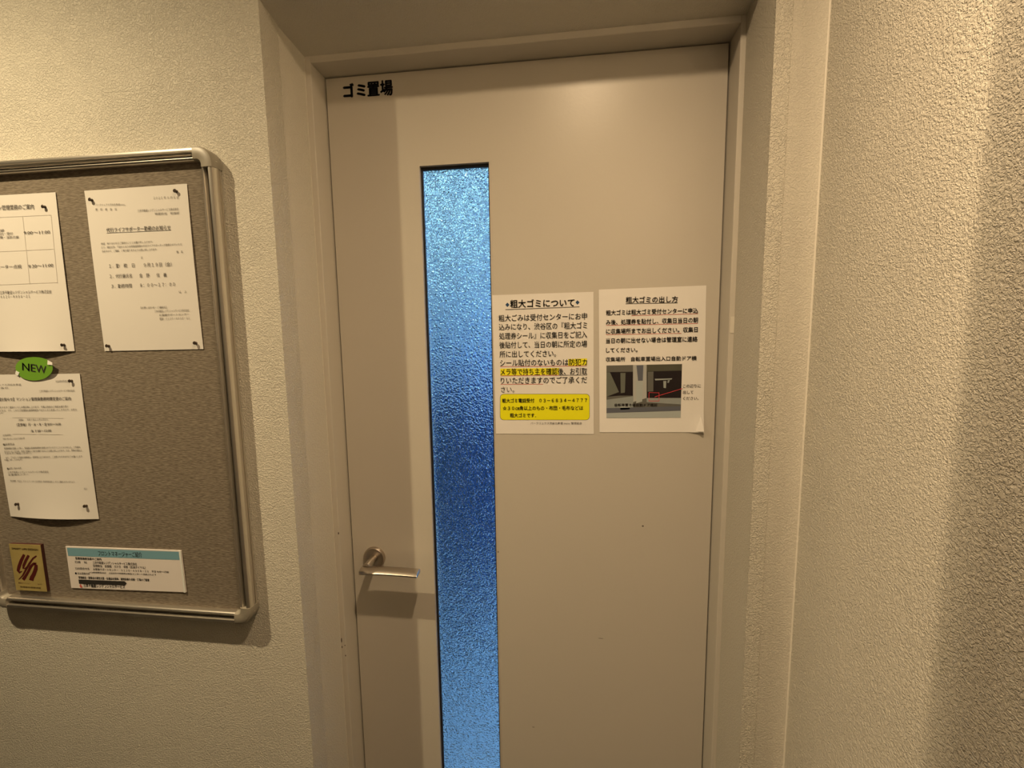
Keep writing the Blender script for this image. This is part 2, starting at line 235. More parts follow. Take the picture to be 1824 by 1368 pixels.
FILL={'A': [('n', 2, [(27.57, 20.83), (31.97, 16.27), (36.15, 21.09), (31.75, 25.65)]), ('n', 2, [(173.37, 20.4), (177.53, 15.93), (181.63, 20.65), (177.48, 25.13)]), ('k', 2, [(27.34, 30.22), (181.59, 28.89), (181.58, 30.1), (27.31, 31.46)]), ('y', 1, [(157.55, 136.88), (196.5, 136.01), (196.45, 150.44), (157.43, 151.39)]), ('y', 1, [(13.24, 154.98), (138.73, 155.4), (138.58, 169.76), (12.86, 169.82)]), ('r', 2, [(13.36, 150.38), (196.45, 151.19), (196.44, 152.19), (13.33, 151.4)]), ('r', 2, [(13.63, 170.09), (138.58, 170.26), (138.57, 171.27), (13.6, 171.12)]), ('k', 2, [(138.58, 170.26), (196.38, 170.18), (196.38, 171.18), (138.57, 171.27)]), ('r', 2, [(13.16, 188.34), (104.42, 188.67), (104.41, 189.68), (13.13, 189.37)]), ('k', 1, [(194.26, 210.7), (197.1, 211.29), (199.5, 212.95), (201.11, 215.43), (201.66, 218.34), (201.55, 259.05), (200.97, 261.99), (199.35, 264.48), (196.92, 266.15), (194.06, 266.74), (17.67, 266.86), (14.69, 266.26), (12.2, 264.56), (10.56, 262.01), (10.05, 259.0), (11.12, 217.28), (11.79, 214.31), (13.54, 211.79), (16.1, 210.13), (19.09, 209.56)]), ('Y', 2, [(194.01, 211.45), (196.66, 212.01), (198.91, 213.56), (200.4, 215.87), (200.92, 218.59), (200.8, 258.8), (200.27, 261.54), (198.75, 263.87), (196.48, 265.42), (193.81, 265.97), (17.95, 266.07), (15.17, 265.52), (12.84, 263.93), (11.32, 261.54), (10.83, 258.74), (11.89, 217.54), (12.52, 214.77), (14.15, 212.42), (16.54, 210.87), (19.33, 210.33)])], 'B': [('k', 2, [(53.53, 29.86), (155.59, 31.61), (155.61, 32.79), (53.53, 31.05)]), ('r', 2, [(65.17, 54.22), (194.74, 54.65), (194.76, 55.59), (65.18, 55.18)]), ('r', 2, [(14.34, 72.43), (195.1, 74.05), (195.12, 75.0), (14.34, 73.41)]), ('r', 2, [(14.27, 91.42), (163.85, 92.66), (163.87, 93.62), (14.27, 92.4)]), ('p1', 1, [(14.77, 155.62), (165.94, 155.36), (164.74, 266.12), (14.37, 266.14)]), ('p2', 2, [(14.72, 169.28), (68.59, 169.48), (68.74, 219.16), (41.37, 218.85), (14.53, 221.08)]), ('p3', 3, [(14.72, 169.78), (22.01, 169.9), (40.16, 211.32), (14.53, 221.08)]), ('p3', 3, [(43.08, 171.51), (53.45, 171.69), (52.29, 212.72), (43.8, 213.87)]), ('p4', 2, [(68.55, 155.43), (95.75, 155.46), (96.18, 224.44), (68.78, 232.92)]), ('p5', 3, [(75.49, 156.54), (89.33, 156.32), (88.31, 188.33), (78.73, 188.19)]), ('p6', 3, [(75.14, 189.37), (88.32, 189.57), (87.34, 231.84), (75.31, 235.49)]), ('p2', 2, [(96.55, 168.73), (165.67, 168.74), (164.62, 225.15), (96.9, 224.45)]), ('p7', 3, [(96.47, 155.47), (165.71, 155.85), (165.67, 168.74), (96.55, 169.23)]), ('p8', 3, [(112.13, 184.75), (147.12, 184.31), (145.26, 186.74), (113.34, 188.22)]), ('p8', 3, [(129.24, 189.44), (135.39, 189.53), (134.61, 204.55), (129.86, 203.75)]), ('p9', 3, [(138.21, 188.1), (142.45, 187.67), (140.16, 193.54), (137.32, 193.5)]), ('p1', 3, [(97.75, 169.99), (109.63, 169.7), (109.48, 210.91), (98.02, 211.27)]), ('p9', 3, [(14.51, 227.38), (69.23, 220.41), (69.31, 248.0), (14.42, 252.67)]), ('p6', 4, [(41.36, 240.23), (64.44, 239.16), (62.04, 247.94), (43.8, 249.07)]), ('p9', 3, [(96.18, 224.44), (165.09, 225.16), (164.81, 238.76), (96.24, 233.18)]), ('p5', 4, [(14.45, 245.07), (164.4, 242.48), (164.52, 251.17), (14.41, 255.21)]), ('p6', 3, [(14.41, 255.72), (164.53, 251.67), (164.74, 266.12), (14.37, 266.14)]), ('R', 5, [(100.42, 212.54), (121.41, 213.54), (121.42, 214.53), (100.42, 213.54)]), ('R', 5, [(100.54, 230.22), (121.57, 230.42), (121.58, 231.42), (100.54, 231.22)]), ('R', 5, [(100.42, 212.54), (101.37, 212.55), (101.5, 230.73), (100.54, 230.72)]), ('R', 5, [(120.45, 212.78), (121.4, 212.79), (121.57, 230.92), (120.62, 230.91)]), ('R', 5, [(112.43, 221.63), (167.85, 204.98), (167.86, 205.97), (112.44, 222.87)])], 'C': [('k', 2, [(36.33, 77.74), (170.07, 79.11), (169.98, 79.8), (36.23, 78.45)])], 'D': [('g', 2, [(-6.0, 40.1), (195.21, 40.44), (195.13, 41.04), (-6.11, 40.72)]), ('g', 2, [(-17.55, 105.03), (193.99, 102.88), (193.9, 103.49), (-17.66, 105.65)]), ('g', 2, [(-26.85, 168.15), (192.21, 165.17), (192.12, 165.78), (-26.97, 168.78)]), ('g', 2, [(195.21, 40.44), (195.92, 40.47), (192.71, 166.73), (191.98, 166.71)]), ('g', 2, [(132.86, 40.67), (133.58, 40.7), (131.53, 167.53), (130.8, 167.51)]), ('g', 2, [(-6.0, 40.1), (-5.25, 40.13), (-26.09, 168.16), (-26.85, 168.15)])], 'E': [('g', 2, [(42.21, 87.19), (160.77, 88.56), (160.69, 89.09), (42.11, 87.73)]), ('g', 2, [(37.25, 121.18), (155.59, 121.75), (155.51, 122.29), (37.15, 121.72)])]}
PINS={'C': [(13.78, 17.92), (188.39, 12.5), (10.99, 287.71), (196.45, 285.63)], 'D': [(184.84, 25.97), (191.55, 284.71)], 'E': [(190.76, 14.45), (26.57, 269.1), (187.57, 269.12)]}
SHEETPOS={'A': (-0.15035, 1.53322, 0.00822), 'B': (0.07028, 1.539, 0.01318), 'C': (-0.88409, 1.72684, 0.00812), 'D': (-1.15597, 1.72849, -0.00505), 'E': (-1.15268, 1.3848, 0.0085)}
# ---------------------------------------------------------------- the shell
WY = -0.1633                      # front face of the wall that holds the door
XL, XR, XC = -0.5210, 0.3180, 0.3943   # opening edges and the inside corner with the right wall
ZS = 2.032                        # underside of the head at the wall face
CEIL = 2.40
def structure(o, label=None): o['kind'] = 'structure'; return tag(o, label)
wl = structure(obj('wall_front', B(-3.2, XL, WY, 0.12, 0, CEIL), M['wall']), 'textured beige wall left of the door, carrying the notice board')
# jamb linings: a smooth paper, the textured paper turning the corner
bm = bmesh.new(); prism(bm, [(XL-0.001, WY+0.050), (XL+0.0008, WY+0.050), (-0.5080, -0.05), (-0.5080, 0.12), (XL-0.001, 0.12)], 0, CEIL, 'z')
obj('jamb_lining', bm, M['wall_fine'], wl)
bm = bmesh.new(); prism(bm, [(XL-0.004, WY-0.0004), (XL+0.0012, WY-0.0004), (XL+0.0014, WY+0.050), (XL-0.004, WY+0.050)], 0, ZS, 'z')
obj('corner_strip', bm, M['wall'], wl)
wr = structure(obj('wall_front', B(XR, XC+0.1, WY, 0.12, 0, CEIL), M['wall_fine']), 'narrow smooth strip of wall between the doorway and the right wall')
bm = bmesh.new(); prism(bm, [(XR+0.001, WY+0.0005), (XR-0.0002, WY+0.0005), (0.3262, -0.05), (0.3262, 0.12), (XR+0.03, 0.12), (XR+0.03, WY+0.02)], 0, CEIL, 'z')
obj('jamb_lining', bm, M['wall_fine'], wr)
bm = bmesh.new(); prism(bm, [(XR-0.0006, WY-0.0012), (XR+0.0235, WY-0.0012), (XR+0.0245, WY-0.0004), (XR+0.0245, WY+0.002), (XR-0.0006, WY+0.004)], 0, CEIL, 'z')
obj('corner_strip', bm, M['wall'], wr)
bm = bmesh.new(); prism(bm, [(XC-0.0018, WY), (XC-0.0008, WY-0.0007), (XC, WY-0.0018), (XC+0.01, WY-0.003), (XC, WY+0.01)], 0, CEIL, 'z')
obj('caulk_bead', bm, M['caulk'], wr)
bm = bmesh.new(); vs = [(XL, WY, ZS), (XL, WY, CEIL), (XL, 0.12, CEIL), (XL, 0.12, 1.998), (XL, -0.05, 2.000)]
a = [bm.verts.new(v) for v in vs]; c = [bm.verts.new((XR+0.01, v[1], v[2])) for v in vs]
bm.faces.new(a); bm.faces.new(c[::-1])
for i in range(5): bm.faces.new((a[i], a[(i+1) % 5], c[(i+1) % 5], c[i]))
structure(obj('wall_head', bm, M['wall_fine']), 'underside and face of the wall above the recessed doorway')
structure(obj('wall_right', B(XC, XC+0.15, -3.2, 0.12, 0, CEIL), M['wall']), 'textured beige wall running towards the viewer on the right')
structure(obj('floor', B(-3.2, XC+0.15, -3.2, 0.12, -0.1, 0), M['floor']))
structure(obj('ceiling', B(-3.2, XC+0.15, -3.2, 0.12, CEIL, CEIL+0.1), M['ceiling']))
structure(obj('wall_left', B(-3.3, -3.2, -3.2, 0.12, 0, CEIL), M['dark_wall']))
structure(obj('wall_back', B(-3.2, XC+0.15, -3.3, -3.2, 0, CEIL), M['dark_wall']))
# unseen blockers added out of view: they cut the lamps' beams into the upright bands seen on the right wall
structure(obj('beam_blocker_mid', B(-1.00, 0.0706, -1.31, -1.30, 0, CEIL), M['dark_wall']))
structure(obj('beam_blocker_far', B(-3.20, -0.2008, -2.21, -2.20, 0, CEIL), M['dark_wall']))
structure(obj('beam_blocker_low', B(-0.2008, XC, -2.21, -2.20, 0, 2.145), M['dark_wall']))
structure(obj('beam_blocker_left', B(-0.68, -0.65, -0.95, -0.645, 0, CEIL), M['dark_wall']))
structure(obj('beam_blocker_right', B(XC-0.06, XC, -0.90, -0.618, 0, CEIL), M['wall_fine']))
# ---------------------------------------------------------------- door frame
FX0, FX1, FZ = -0.4960, 0.3087, 1.9880
tr = structure(empty('trim_1', (0, 0, 0)), 'beige painted steel frame around the recessed door')
def stile(xa, xb):
    bm = B(min(xa, xb), max(xa, xb), -0.05, 0.04, 0, FZ+0.03)
    es = [e for e in bm.edges if abs(e.verts[0].co.x-xa) < 1e-5 and abs(e.verts[1].co.x-xa) < 1e-5 and abs(e.verts[0].co.y+0.05) < 1e-5 and abs(e.verts[1].co.y+0.05) < 1e-5]
    bmesh.ops.bevel(bm, geom=es, offset=0.0018, segments=3, affect='EDGES', profile=0.5)
    return bm
obj('frame_stile', stile(FX0, -0.5120), M['frame'], tr, smooth=True)
obj('frame_stile', stile(FX1, 0.3290), M['frame'], tr, smooth=True)
bm = B(FX0, FX1, -0.05, 0.04, FZ, FZ+0.03)
es = [e for e in bm.edges if all(abs(v.co.z-FZ) < 1e-5 and abs(v.co.y+0.05) < 1e-5 for v in e.verts)]
bmesh.ops.bevel(bm, geom=es, offset=0.0018, segments=3, affect='EDGES', profile=0.5)
obj('frame_head', bm, M['frame'], tr, smooth=True)
obj('door_stop', box(box(B(FX0, FX0+0.012, 0.036, 0.05, 0, FZ), FX1-0.012, FX1, 0.036, 0.05, 0, FZ), FX0, FX1, 0.036, 0.05, FZ-0.012, FZ), M['gap'], tr)
# caulk line where jamb lining meets the frame
obj('caulk_bead', B(-0.5095, -0.5078, -0.0525, -0.048, 0, FZ+0.008), M['caulk'], tr)
# patched band on the right stile
obj('paint_patch', B(0.3112, 0.3262, -0.0506, -0.0498, 1.447, 1.478, 0.0002), M['caulk'], tr)
for x, z, sx, sz in ((-0.4975, 1.0179, .0012, .003), (-0.5060, 0.7618, .0012, .006), (-0.5056, 0.745, .001, .003), (-0.4985, 0.7495, .0011, .0016), (-0.4985, 0.7244, .0012, .0020)):
    bm = bmesh.new(); prism(bm, [(x+sx*math.cos(t)*(1+.2*random.random()), z+sz*math.sin(t)) for t in [i*math.pi/4 for i in range(8)]], -0.0504, -0.0497, 'y')
    obj('paint_chip', bm, M['scuff'], tr)
# ---------------------------------------------------------------- door
DX0, DX1, DZ1 = -0.4925, 0.3060, 1.9850
GX0, GX1, GZ1, GZ0 = -0.2985, -0.1513, 1.8010, 0.30
dr = structure(empty('door_1', (0, 0, 0)), 'beige steel door with a tall narrow patterned glass strip')
bm = bmesh.new()
def ring_slab(bm, X, Z, y0, y1):
    xs = [X[0], X[1], X[2], X[3]]; zs = [Z[0], Z[1], Z[2], Z[3]]
    for y in (y0, y1):
        for i in range(3):
            for j in range(3):
                if i == 1 and j == 1: continue
                bm.faces.new([bm.verts.new((a_, y, c_)) for a_, c_ in ((xs[i], zs[j]), (xs[i+1], zs[j]), (xs[i+1], zs[j+1]), (xs[i], zs[j+1]))])
    for (x0, x1, z0, z1) in ((xs[0], xs[3], zs[0], zs[3]), (xs[1], xs[2], zs[1], zs[2])):
        for p, q_ in (((x0, z0), (x1, z0)), ((x1, z0), (x1, z1)), ((x1, z1), (x0, z1)), ((x0, z1), (x0, z0))):
            bm.faces.new([bm.verts.new(v) for v in ((p[0], y0, p[1]), (q_[0], y0, q_[1]), (q_[0], y1, q_[1]), (p[0], y1, p[1]))])
    bmesh.ops.remove_doubles(bm, verts=bm.verts, dist=1e-6)
ring_slab(bm, (DX0, GX0, GX1, DX1), (0.008, GZ0, GZ1, DZ1), 0.0, 0.036)
obj('door_leaf', bm, M['door'], dr)
# folded steel lip around the glass, then the gasket, then the pane
bm = bmesh.new(); ring_slab(bm, (GX0-0.0012, GX0+0.0006, GX1-0.0006, GX1+0.0012), (GZ0-0.0012, GZ0+0.0006, GZ1-0.0006, GZ1+0.0012), -0.0010, 0.009)
obj('glazing_lip', bm, M['door'], dr)
bm = bmesh.new(); ring_slab(bm, (GX0+0.0005, GX0+0.0050, GX1-0.0035, GX1-0.0005), (GZ0, GZ0+0.005, GZ1-0.0065, GZ1-0.0005), 0.0070, 0.0125)
obj('gasket', bm, M['gasket'], dr)
bm = B(GX0+0.003, GX1-0.0025, 0.0125, 0.0175, GZ0+0.003, GZ1-0.004)
tag(obj('window_pane', bm, M['glass'], dr), 'patterned obscure glass glowing blue from the room behind')
for ch_, u0, u1, v0, h_, bd in (('ゴ', -0.4547, -0.4330, 1.9445, 0.0262, 4), ('ミ', -0.4255, -0.4078, 1.9446, 0.0250, 4), ('置', -0.4026, -0.3775, 1.9437, 0.0280, 3), ('場', -0.3748, -0.3490, 1.9432, 0.0285, 3)):
    bm = bmesh.new(); add_text(bm, lambda u, v: (u, -0.0006, -v), ch_, u0, -v0, u1, -v0, h_, bd)
    obj('letter', bm, M['vinyl'], dr, flip=False)
for pts in ([(0.1672, 1.038, .0022, .0018), (0.0805, 0.7722, .006, .0005), (-0.0725, 0.5377, .003, .0006), (-0.148, 0.965, .0012, .002)],):
    for x, z, sx, sz in pts:
        bm = bmesh.new(); prism(bm, [(x+sx*math.cos(t), z+sz*math.sin(t)) for t in [i*math.pi/4 for i in range(8)]], -0.0003, 0.0002, 'y')
        obj('scuff', bm, M['groove'], dr)
# handle: rose, neck and flat lever
HX, HZ = -0.4392, 0.9390
hd = empty('door_handle', (HX, 0, HZ)); hd.parent = dr; tag(hd, 'brushed steel lever handle on a round rose')
def at_handle(o): o.location = (-HX, 0, -HZ); return o
bm = bmesh.new(); lathe(bm, [(0, 0.0255), (0.0065, 0.0255), (0.0085, 0.0240), (0.0090, 0.0215), (0.0078, 0.0150), (0.0078, 0.0110)], (HX, 0, HZ), (0, -1, 0), 56)
at_handle(obj('rose', bm, M['rose'], hd, smooth=True))
bm = bmesh.new(); lathe(bm, [(0.005, 0.0085), (0.044, 0.0085), (0.0455, 0.0078)], (HX, 0, HZ), (0, -1, 0), 36)
at_handle(obj('neck', bm, M['steel'], hd, smooth=True))
# lever blade: flat bar 21 mm deep and 7 mm thick, rounded nose, mitred over the neck, sagging a touch to the free end
bm = bmesh.new(); secs = []
L0, L1 = HX-0.0085, -0.3165
for i in range(17):
    t = i/16; x = L0+(L1-L0)*t; zc = HZ-0.0030-0.0008*t+0.0012*math.sin(math.pi*t); th = 0.0052 if t > 0.12 else 0.0052+0.0016*(1-t/0.12)
    y0, y1 = -0.0400, -0.0665
    if t < 0.15: y0 = -0.0420+0.0
    nose = [(y0, zc+th*0.55), (y0-0.004, zc+th), (y0-0.016, zc+th*0.95), (y0-0.0225, zc+th*0.55), (y1, zc-th*0.05), (y1+0.0010, zc-th*0.75), (y1+0.005, zc-th), (y0-0.003, zc-th), (y0, zc-th*0.6)]
    secs.append([bm.verts.new((x, y, z)) for y, z in nose])
for p, q_ in zip(secs, secs[1:]):
    for i in range(9): bm.faces.new((p[i], p[(i+1) % 9], q_[(i+1) % 9], q_[i]))
bm.faces.new(secs[0]); bm.faces.new(secs[-1][::-1])
es = [e for f in (secs[-1], secs[0]) for v in f for e in v.link_edges if all(w_ in f for w_ in e.verts)]
bmesh.ops.bevel(bm, geom=list(set(es)), offset=0.0012, segments=2, affect='EDGES', profile=0.6)
at_handle(obj('lever', bm, M['steel'], hd, smooth=True))
# ---------------------------------------------------------------- sheets of paper
INK = {'k': 'ink', 'n': 'navy', 'y': 'highlighter', 'Y': 'yellow_box', 'r': 'red_ink', 'g': 'grey_ink', 'R': 'red_line'}
def sheet(key, y, label, group, material, bow, W=0.210, H=0.297, ink='ink', small='thin_ink', curl=None):
    x0, z0, ang = SHEETPOS[key]; ca, sa = math.cos(ang), math.sin(ang)
    def depth(u, v): return bow(u/W, v/H)
    def place_off(off):
        def place(u, v):      # u, v in metres from the sheet's top left
            return (x0+u*ca+v*sa-x0, -off-depth(u, v), z0+u*sa-v*ca-z0)
        return place
    root = empty('notice_sheet', (x0, y, z0)); tag(root, label, 'notice', group)
    bm = bmesh.new(); NU, NV = 14, 20
    for off, fl in ((0.0003, 0), (0.0, 1)):
        pl = place_off(off); g = [[bm.verts.new(pl(W*i/NU, H*j/NV)) for i in range(NU+1)] for j in range(NV+1)]
        for j in range(NV):
            for i in range(NU):
                bm.faces.new((g[j][i], g[j][i+1], g[j+1][i+1], g[j+1][i]))
        if off: top = g
    bot = g
    rim = [(0, i) for i in range(NU+1)]+[(j, NU) for j in range(1, NV+1)]+[(NV, i) for i in range(NU-1, -1, -1)]+[(j, 0) for j in range(NV-1, 0, -1)]
    for k in range(len(rim)):
        a_, b_ = rim[k], rim[(k+1) % len(rim)]
        bm.faces.new((top[a_[0]][a_[1]], top[b_[0]][b_[1]], bot[b_[0]][b_[1]], bot[a_[0]][a_[1]]))
    obj('page', bm, M[material], root, smooth=True)
    fills = {}
    for col_, z_, pts in FILL.get(key, []): fills.setdefault((col_, z_), []).append(pts)
    for (col_, z_), polys in fills.items():
        bm = bmesh.new(); pl = place_off(0.0003+0.00016*z_)
        for pts in polys:
            if len(pts) == 4:      # long marks follow the sheet's bow in short steps
                n_ = max(1, int(max(abs(pts[1][0]-pts[0][0]), 1)//20)); m_ = max(1, int(abs(pts[3][1]-pts[0][1])//20))
                P_ = lambda s, t_: pl(*[((1-t_)*((1-s)*pts[0][i_]+s*pts[1][i_])+t_*((1-s)*pts[3][i_]+s*pts[2][i_]))/1000 for i_ in (0, 1)])
                for i in range(n_):
                    for j in range(m_):
                        bm.faces.new([bm.verts.new(P_(s, t_)) for s, t_ in ((i/n_, j/m_), ((i+1)/n_, j/m_), ((i+1)/n_, (j+1)/m_), (i/n_, (j+1)/m_))])
            else: bm.faces.new([bm.verts.new(pl(u/1000, v/1000)) for u, v in pts])
        nm = {'k': 'ruled_line', 'g': 'ruled_line', 'r': 'underline', 'R': 'red_marking', 'y': 'highlighting', 'Y': 'yellow_panel', 'n': 'diamond_mark'}.get(col_, 'photo_print')
        o = obj(nm, bm, M[INK.get(col_, col_)], root, flip=False)
    bm1, bm2 = bmesh.new(), bmesh.new(); pl = place_off(0.0012)
    for txt, u0, v0, u1, v1, h, bold, c_ in TEXT.get(key, []):
        add_text(bm1 if h > 4.9 or bold else bm2, pl, txt, u0/1000, v0/1000, u1/1000, v1/1000, h/1000, bold)
    obj('lettering', bm1, M[ink], root, flip=False)
    if len(bm2.verts): obj('small_lettering', bm2, M[small], root, flip=False)
    else: bm2.free()
    root['_pins'] = 0
    return root, (x0, z0, ca, sa, depth, y)
flat = lambda s, t: 0.0004
s_a, _ = sheet('A', 0, 'laminated white notice beside the glass, with yellow highlighted lines and yellow box', 'notices taped to the door', 'laminate', lambda s, t: 0.0006, ink='ink', small='ink')
s_b, ib = sheet('B', 0, 'white notice on the door with a printed photo and red underlines', 'notices taped to the door', 'paper', lambda s, t: 0.0006+0.010*max(0, s+t-1.86)**1.3/0.14, ink='brown_ink', small='brown_ink')
YBOARD = WY-0.0120
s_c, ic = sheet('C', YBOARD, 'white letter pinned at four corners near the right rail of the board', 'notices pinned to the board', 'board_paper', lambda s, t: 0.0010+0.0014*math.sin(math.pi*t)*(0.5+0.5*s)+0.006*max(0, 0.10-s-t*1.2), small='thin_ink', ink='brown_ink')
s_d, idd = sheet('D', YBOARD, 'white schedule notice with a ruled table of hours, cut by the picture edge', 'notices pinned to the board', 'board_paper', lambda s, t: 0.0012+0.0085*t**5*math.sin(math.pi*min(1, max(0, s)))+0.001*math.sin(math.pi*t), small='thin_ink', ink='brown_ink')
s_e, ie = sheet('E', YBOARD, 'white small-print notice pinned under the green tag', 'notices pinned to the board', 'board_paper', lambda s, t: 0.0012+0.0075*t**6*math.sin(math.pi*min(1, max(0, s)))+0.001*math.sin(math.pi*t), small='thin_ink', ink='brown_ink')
# lifted corner of the second door notice
x0, z0, ca, sa, dep, yy = ib
bm = bmesh.new()
pts = [(0.2045, 0.262), (0.2085, 0.294), (0.1925, 0.2955)]
W_ = [(x0+u*ca+v*sa-x0, -0.0016-o_, z0+u*sa-v*ca-z0) for (u, v), o_ in zip(pts, (0.0, 0.0085, 0.0))]
vs = [bm.verts.new(p) for p in W_]+[bm.verts.new((p[0], p[1]+0.0003, p[2])) for p in W_]
bm.faces.new(vs[:3]); bm.faces.new(vs[3:][::-1])
for i in range(3): bm.faces.new((vs[i], vs[(i+1) % 3], vs[3+(i+1) % 3], vs[3+i]))
tag(obj('curled_corner', bm, M['laminate'], s_b), 'bright lifted paper corner')
# ---------------------------------------------------------------- notice board
BX0, BX1, BZ0, BZ1 = -1.212, -0.612, 0.887, 1.787
nb = empty('notice_board', ((BX0+BX1)/2, WY, BZ0)); tag(nb, 'wall notice board with taupe woven panel and rounded aluminium frame', 'notice board')
NB = Vector(nb.location)
def on_board(o): o.location = -NB; return o
on_board(obj('fabric_panel', B(BX0+0.012, BX1-0.012, YBOARD, WY+0.0002, BZ0+0.012, BZ1-0.012), M['fabric'], nb))
# rail profile: (distance inwards from the outer edge, protrusion from the wall)
PROF = [(0.0045, 0.0005), (0.0045, 0.0030), (0.0015, 0.0030), (0.0012, 0.0065), (0.0040, 0.0070), (0.0040, 0.0088), (0.0004, 0.0094), (0.0, 0.0140), (0.0004, 0.0190), (0.0022, 0.0232),
        (0.0055, 0.0250), (0.0088, 0.0246), (0.0096, 0.0225), (0.0098, 0.0120), (0.0178, 0.0120), (0.0181, 0.0218), (0.0188, 0.0234), (0.0202, 0.0240), (0.0218, 0.0234), (0.0230, 0.0218), (0.0238, 0.0194), (0.0240, 0.0100), (0.0240, 0.0005)]
RC = 0.024
def rail(side):
    bm = bmesh.new(); ends = []
    for e in (0, 1):
        vs = []
        for d_, p in PROF:
            y = WY-p
            if side == 'l': v = (BX0+d_, y, (BZ0+RC, BZ1-RC)[e])
            if side == 'r': v = (BX1-d_, y, (BZ0+RC, BZ1-RC)[e])
            if side == 't': v = ((BX0+RC, BX1-RC)[e], y, BZ1-d_)
            if side == 'b': v = ((BX0+RC, BX1-RC)[e], y, BZ0+d_)
            vs.append(bm.verts.new(v))
        ends.append(vs)
    n = len(PROF)
    for i in range(n): bm.faces.new((ends[0][i], ends[0][(i+1) % n], ends[1][(i+1) % n], ends[1][i]))
    bm.faces.new(ends[0]); bm.faces.new(ends[1][::-1])
    return on_board(obj('frame_rail', bm, M['alu'], nb, smooth=True))
for s_ in 'tblr': rail(s_)
CAP = [(0.0003, 0.0005), (-0.0003, 0.0090), (-0.0006, 0.0195), (0.0016, 0.0240), (0.0050, 0.0256), (0.0150, 0.0258), (0.0215, 0.0246), (0.0238, 0.0215), (0.0244, 0.0100)]
def cap(cx_, cz_, sx, sz):
    """moulded corner: the profile swept round a quarter turn, with a short straight sleeve at both ends"""
    bm = bmesh.new(); secs = []; R_ = 0.030; px_, pz_ = cx_-sx*R_, cz_-sz*R_
    st = [('a', 0.0)]+[('q', t) for t in [i*math.pi/2/10 for i in range(11)]]+[('b', 0.0)]
    for kind_, t in st:
        row = []
        for d_, p in CAP:
            rr_ = R_-d_
            if kind_ == 'q': u, v = math.sin(t)*rr_, math.cos(t)*rr_
            elif kind_ == 'a': u, v = -0.006, rr_
            else: u, v = rr_, -0.006
            row.append(bm.verts.new((px_+sx*u, WY-p, pz_+sz*v)))
        secs.append(row)
    n = len(CAP)
    for p, q_ in zip(secs, secs[1:]):
        for i in range(n-1): bm.faces.new((p[i], p[i+1], q_[i+1], q_[i]))
        bm.faces.new((p[n-1], p[0], q_[0], q_[n-1]))
    bm.faces.new(secs[0]); bm.faces.new(secs[-1][::-1])
    return on_board(obj('corner_cap', bm, M['plastic'], nb, smooth=True))
for sx, sz in ((1, 1), (1, -1), (-1, 1), (-1, -1)): cap(BX1 if sx > 0 else BX0, BZ1 if sz > 0 else BZ0, sx, sz)
# ---------------------------------------------------------------- push pins
PIN = None
def pin(px_, py_, pz_, label, group):
    global PIN
    if PIN is None:
        bm = bmesh.new()
        lathe(bm, [(0.0, 0.0030), (0.0008, 0.0036), (0.0016, 0.0032), (0.0035, 0.0030), (0.0055, 0.0032), (0.0065, 0.0040), (0.0076, 0.0042), (0.0083, 0.0034)], (0, 0, 0), (0, -1, 0), 18)
        PIN = obj('push_pin', bm, M['pin'], smooth=True); o = PIN
    else:
        o = PIN.copy(); COL.objects.link(o)
    o.scale = (0.78, 0.62, 0.78); o.location = (px_, py_, pz_); o.rotation_euler = (random.uniform(-.25, .05), 0, random.uniform(-.15, .2))
    tag(o, label, 'push pin', group)
names = {'C': ['upper left', 'upper right', 'lower left', 'lower right'], 'D': ['upper right', 'lower right'], 'E': ['upper right', 'lower left', 'lower right']}
what = {'C': 'of the letter nearest the right rail', 'D': 'of the schedule with the table', 'E': 'of the sheet under the green tag'}
for key, info in (('C', ic), ('D', idd), ('E', ie)):
    x0, z0, ca, sa, dep, yy = info
    for (u, v), nm in zip(PINS[key], names[key]):
        u /= 1000; v /= 1000
        pin(x0+u*ca+v*sa, yy-dep(u, v)-0.0003, z0+u*sa-v*ca, 'dark push pin in the %s corner %s' % (nm, what[key]), 'push pins in the board')
# ---------------------------------------------------------------- green NEW tag
tg = empty('paper_tag', (-1.040, YBOARD-0.0030, 1.397)); tag(tg, 'small green oval paper tag reading NEW above the lower notice', 'tag')
bm = bmesh.new(); N = 40; an = math.radians(3)
ov = []
for i in range(N):
    t = 2*math.pi*i/N; r = 1+0.03*math.sin(3*t+1)
    x, z = 0.0455*math.cos(t)*r, 0.0232*math.sin(t)*r
    ov.append((x*math.cos(an)-z*math.sin(an), x*math.sin(an)+z*math.cos(an)))
def tag_y(x): return -0.004*max(0, x/0.045)**2
for y_ in (-0.0004, 0.0):
    c_ = bm.verts.new((0, y_, 0)); rg = [bm.verts.new((x, y_+tag_y(x), z)) for x, z in ov]; rm = [bm.verts.new((x*.55, y_+tag_y(x*.55), z*.55)) for x, z in ov]
    for i in range(N):
        j = (i+1) % N; bm.faces.new((c_, rm[i], rm[j])); bm.faces.new((rm[i], rg[i], rg[j], rm[j]))
    if y_: r1 = rg
for i in range(N): bm.faces.new((r1[i], r1[(i+1) % N], rg[(i+1) % N], rg[i]))
obj('oval_face', bm, M['green'], tg, smooth=True)
bm = bmesh.new()
add_text(bm, lambda u, v: (u, -0.0010+tag_y(u), -v), 'NEW', -0.0285, 0.0045, 0.0275, 0.0115, 0.0195, 1)
obj('lettering', bm, M['ink'], tg, flip=False)
bm = bmesh.new(); prism(bm, [(0.036, 0.008), (0.047, 0.007), (0.0475, 0.012), (0.038, 0.0165)], -0.0052, -0.0048, 'y'); obj('clear_tape', bm, M['paper'], tg)
bm = bmesh.new(); prism(bm, [(-0.046, -0.010), (-0.040, -0.014), (-0.036, -0.008), (-0.043, -0.004)], -0.0012, -0.0008, 'y'); obj('clear_tape', bm, M['strip'], tg)
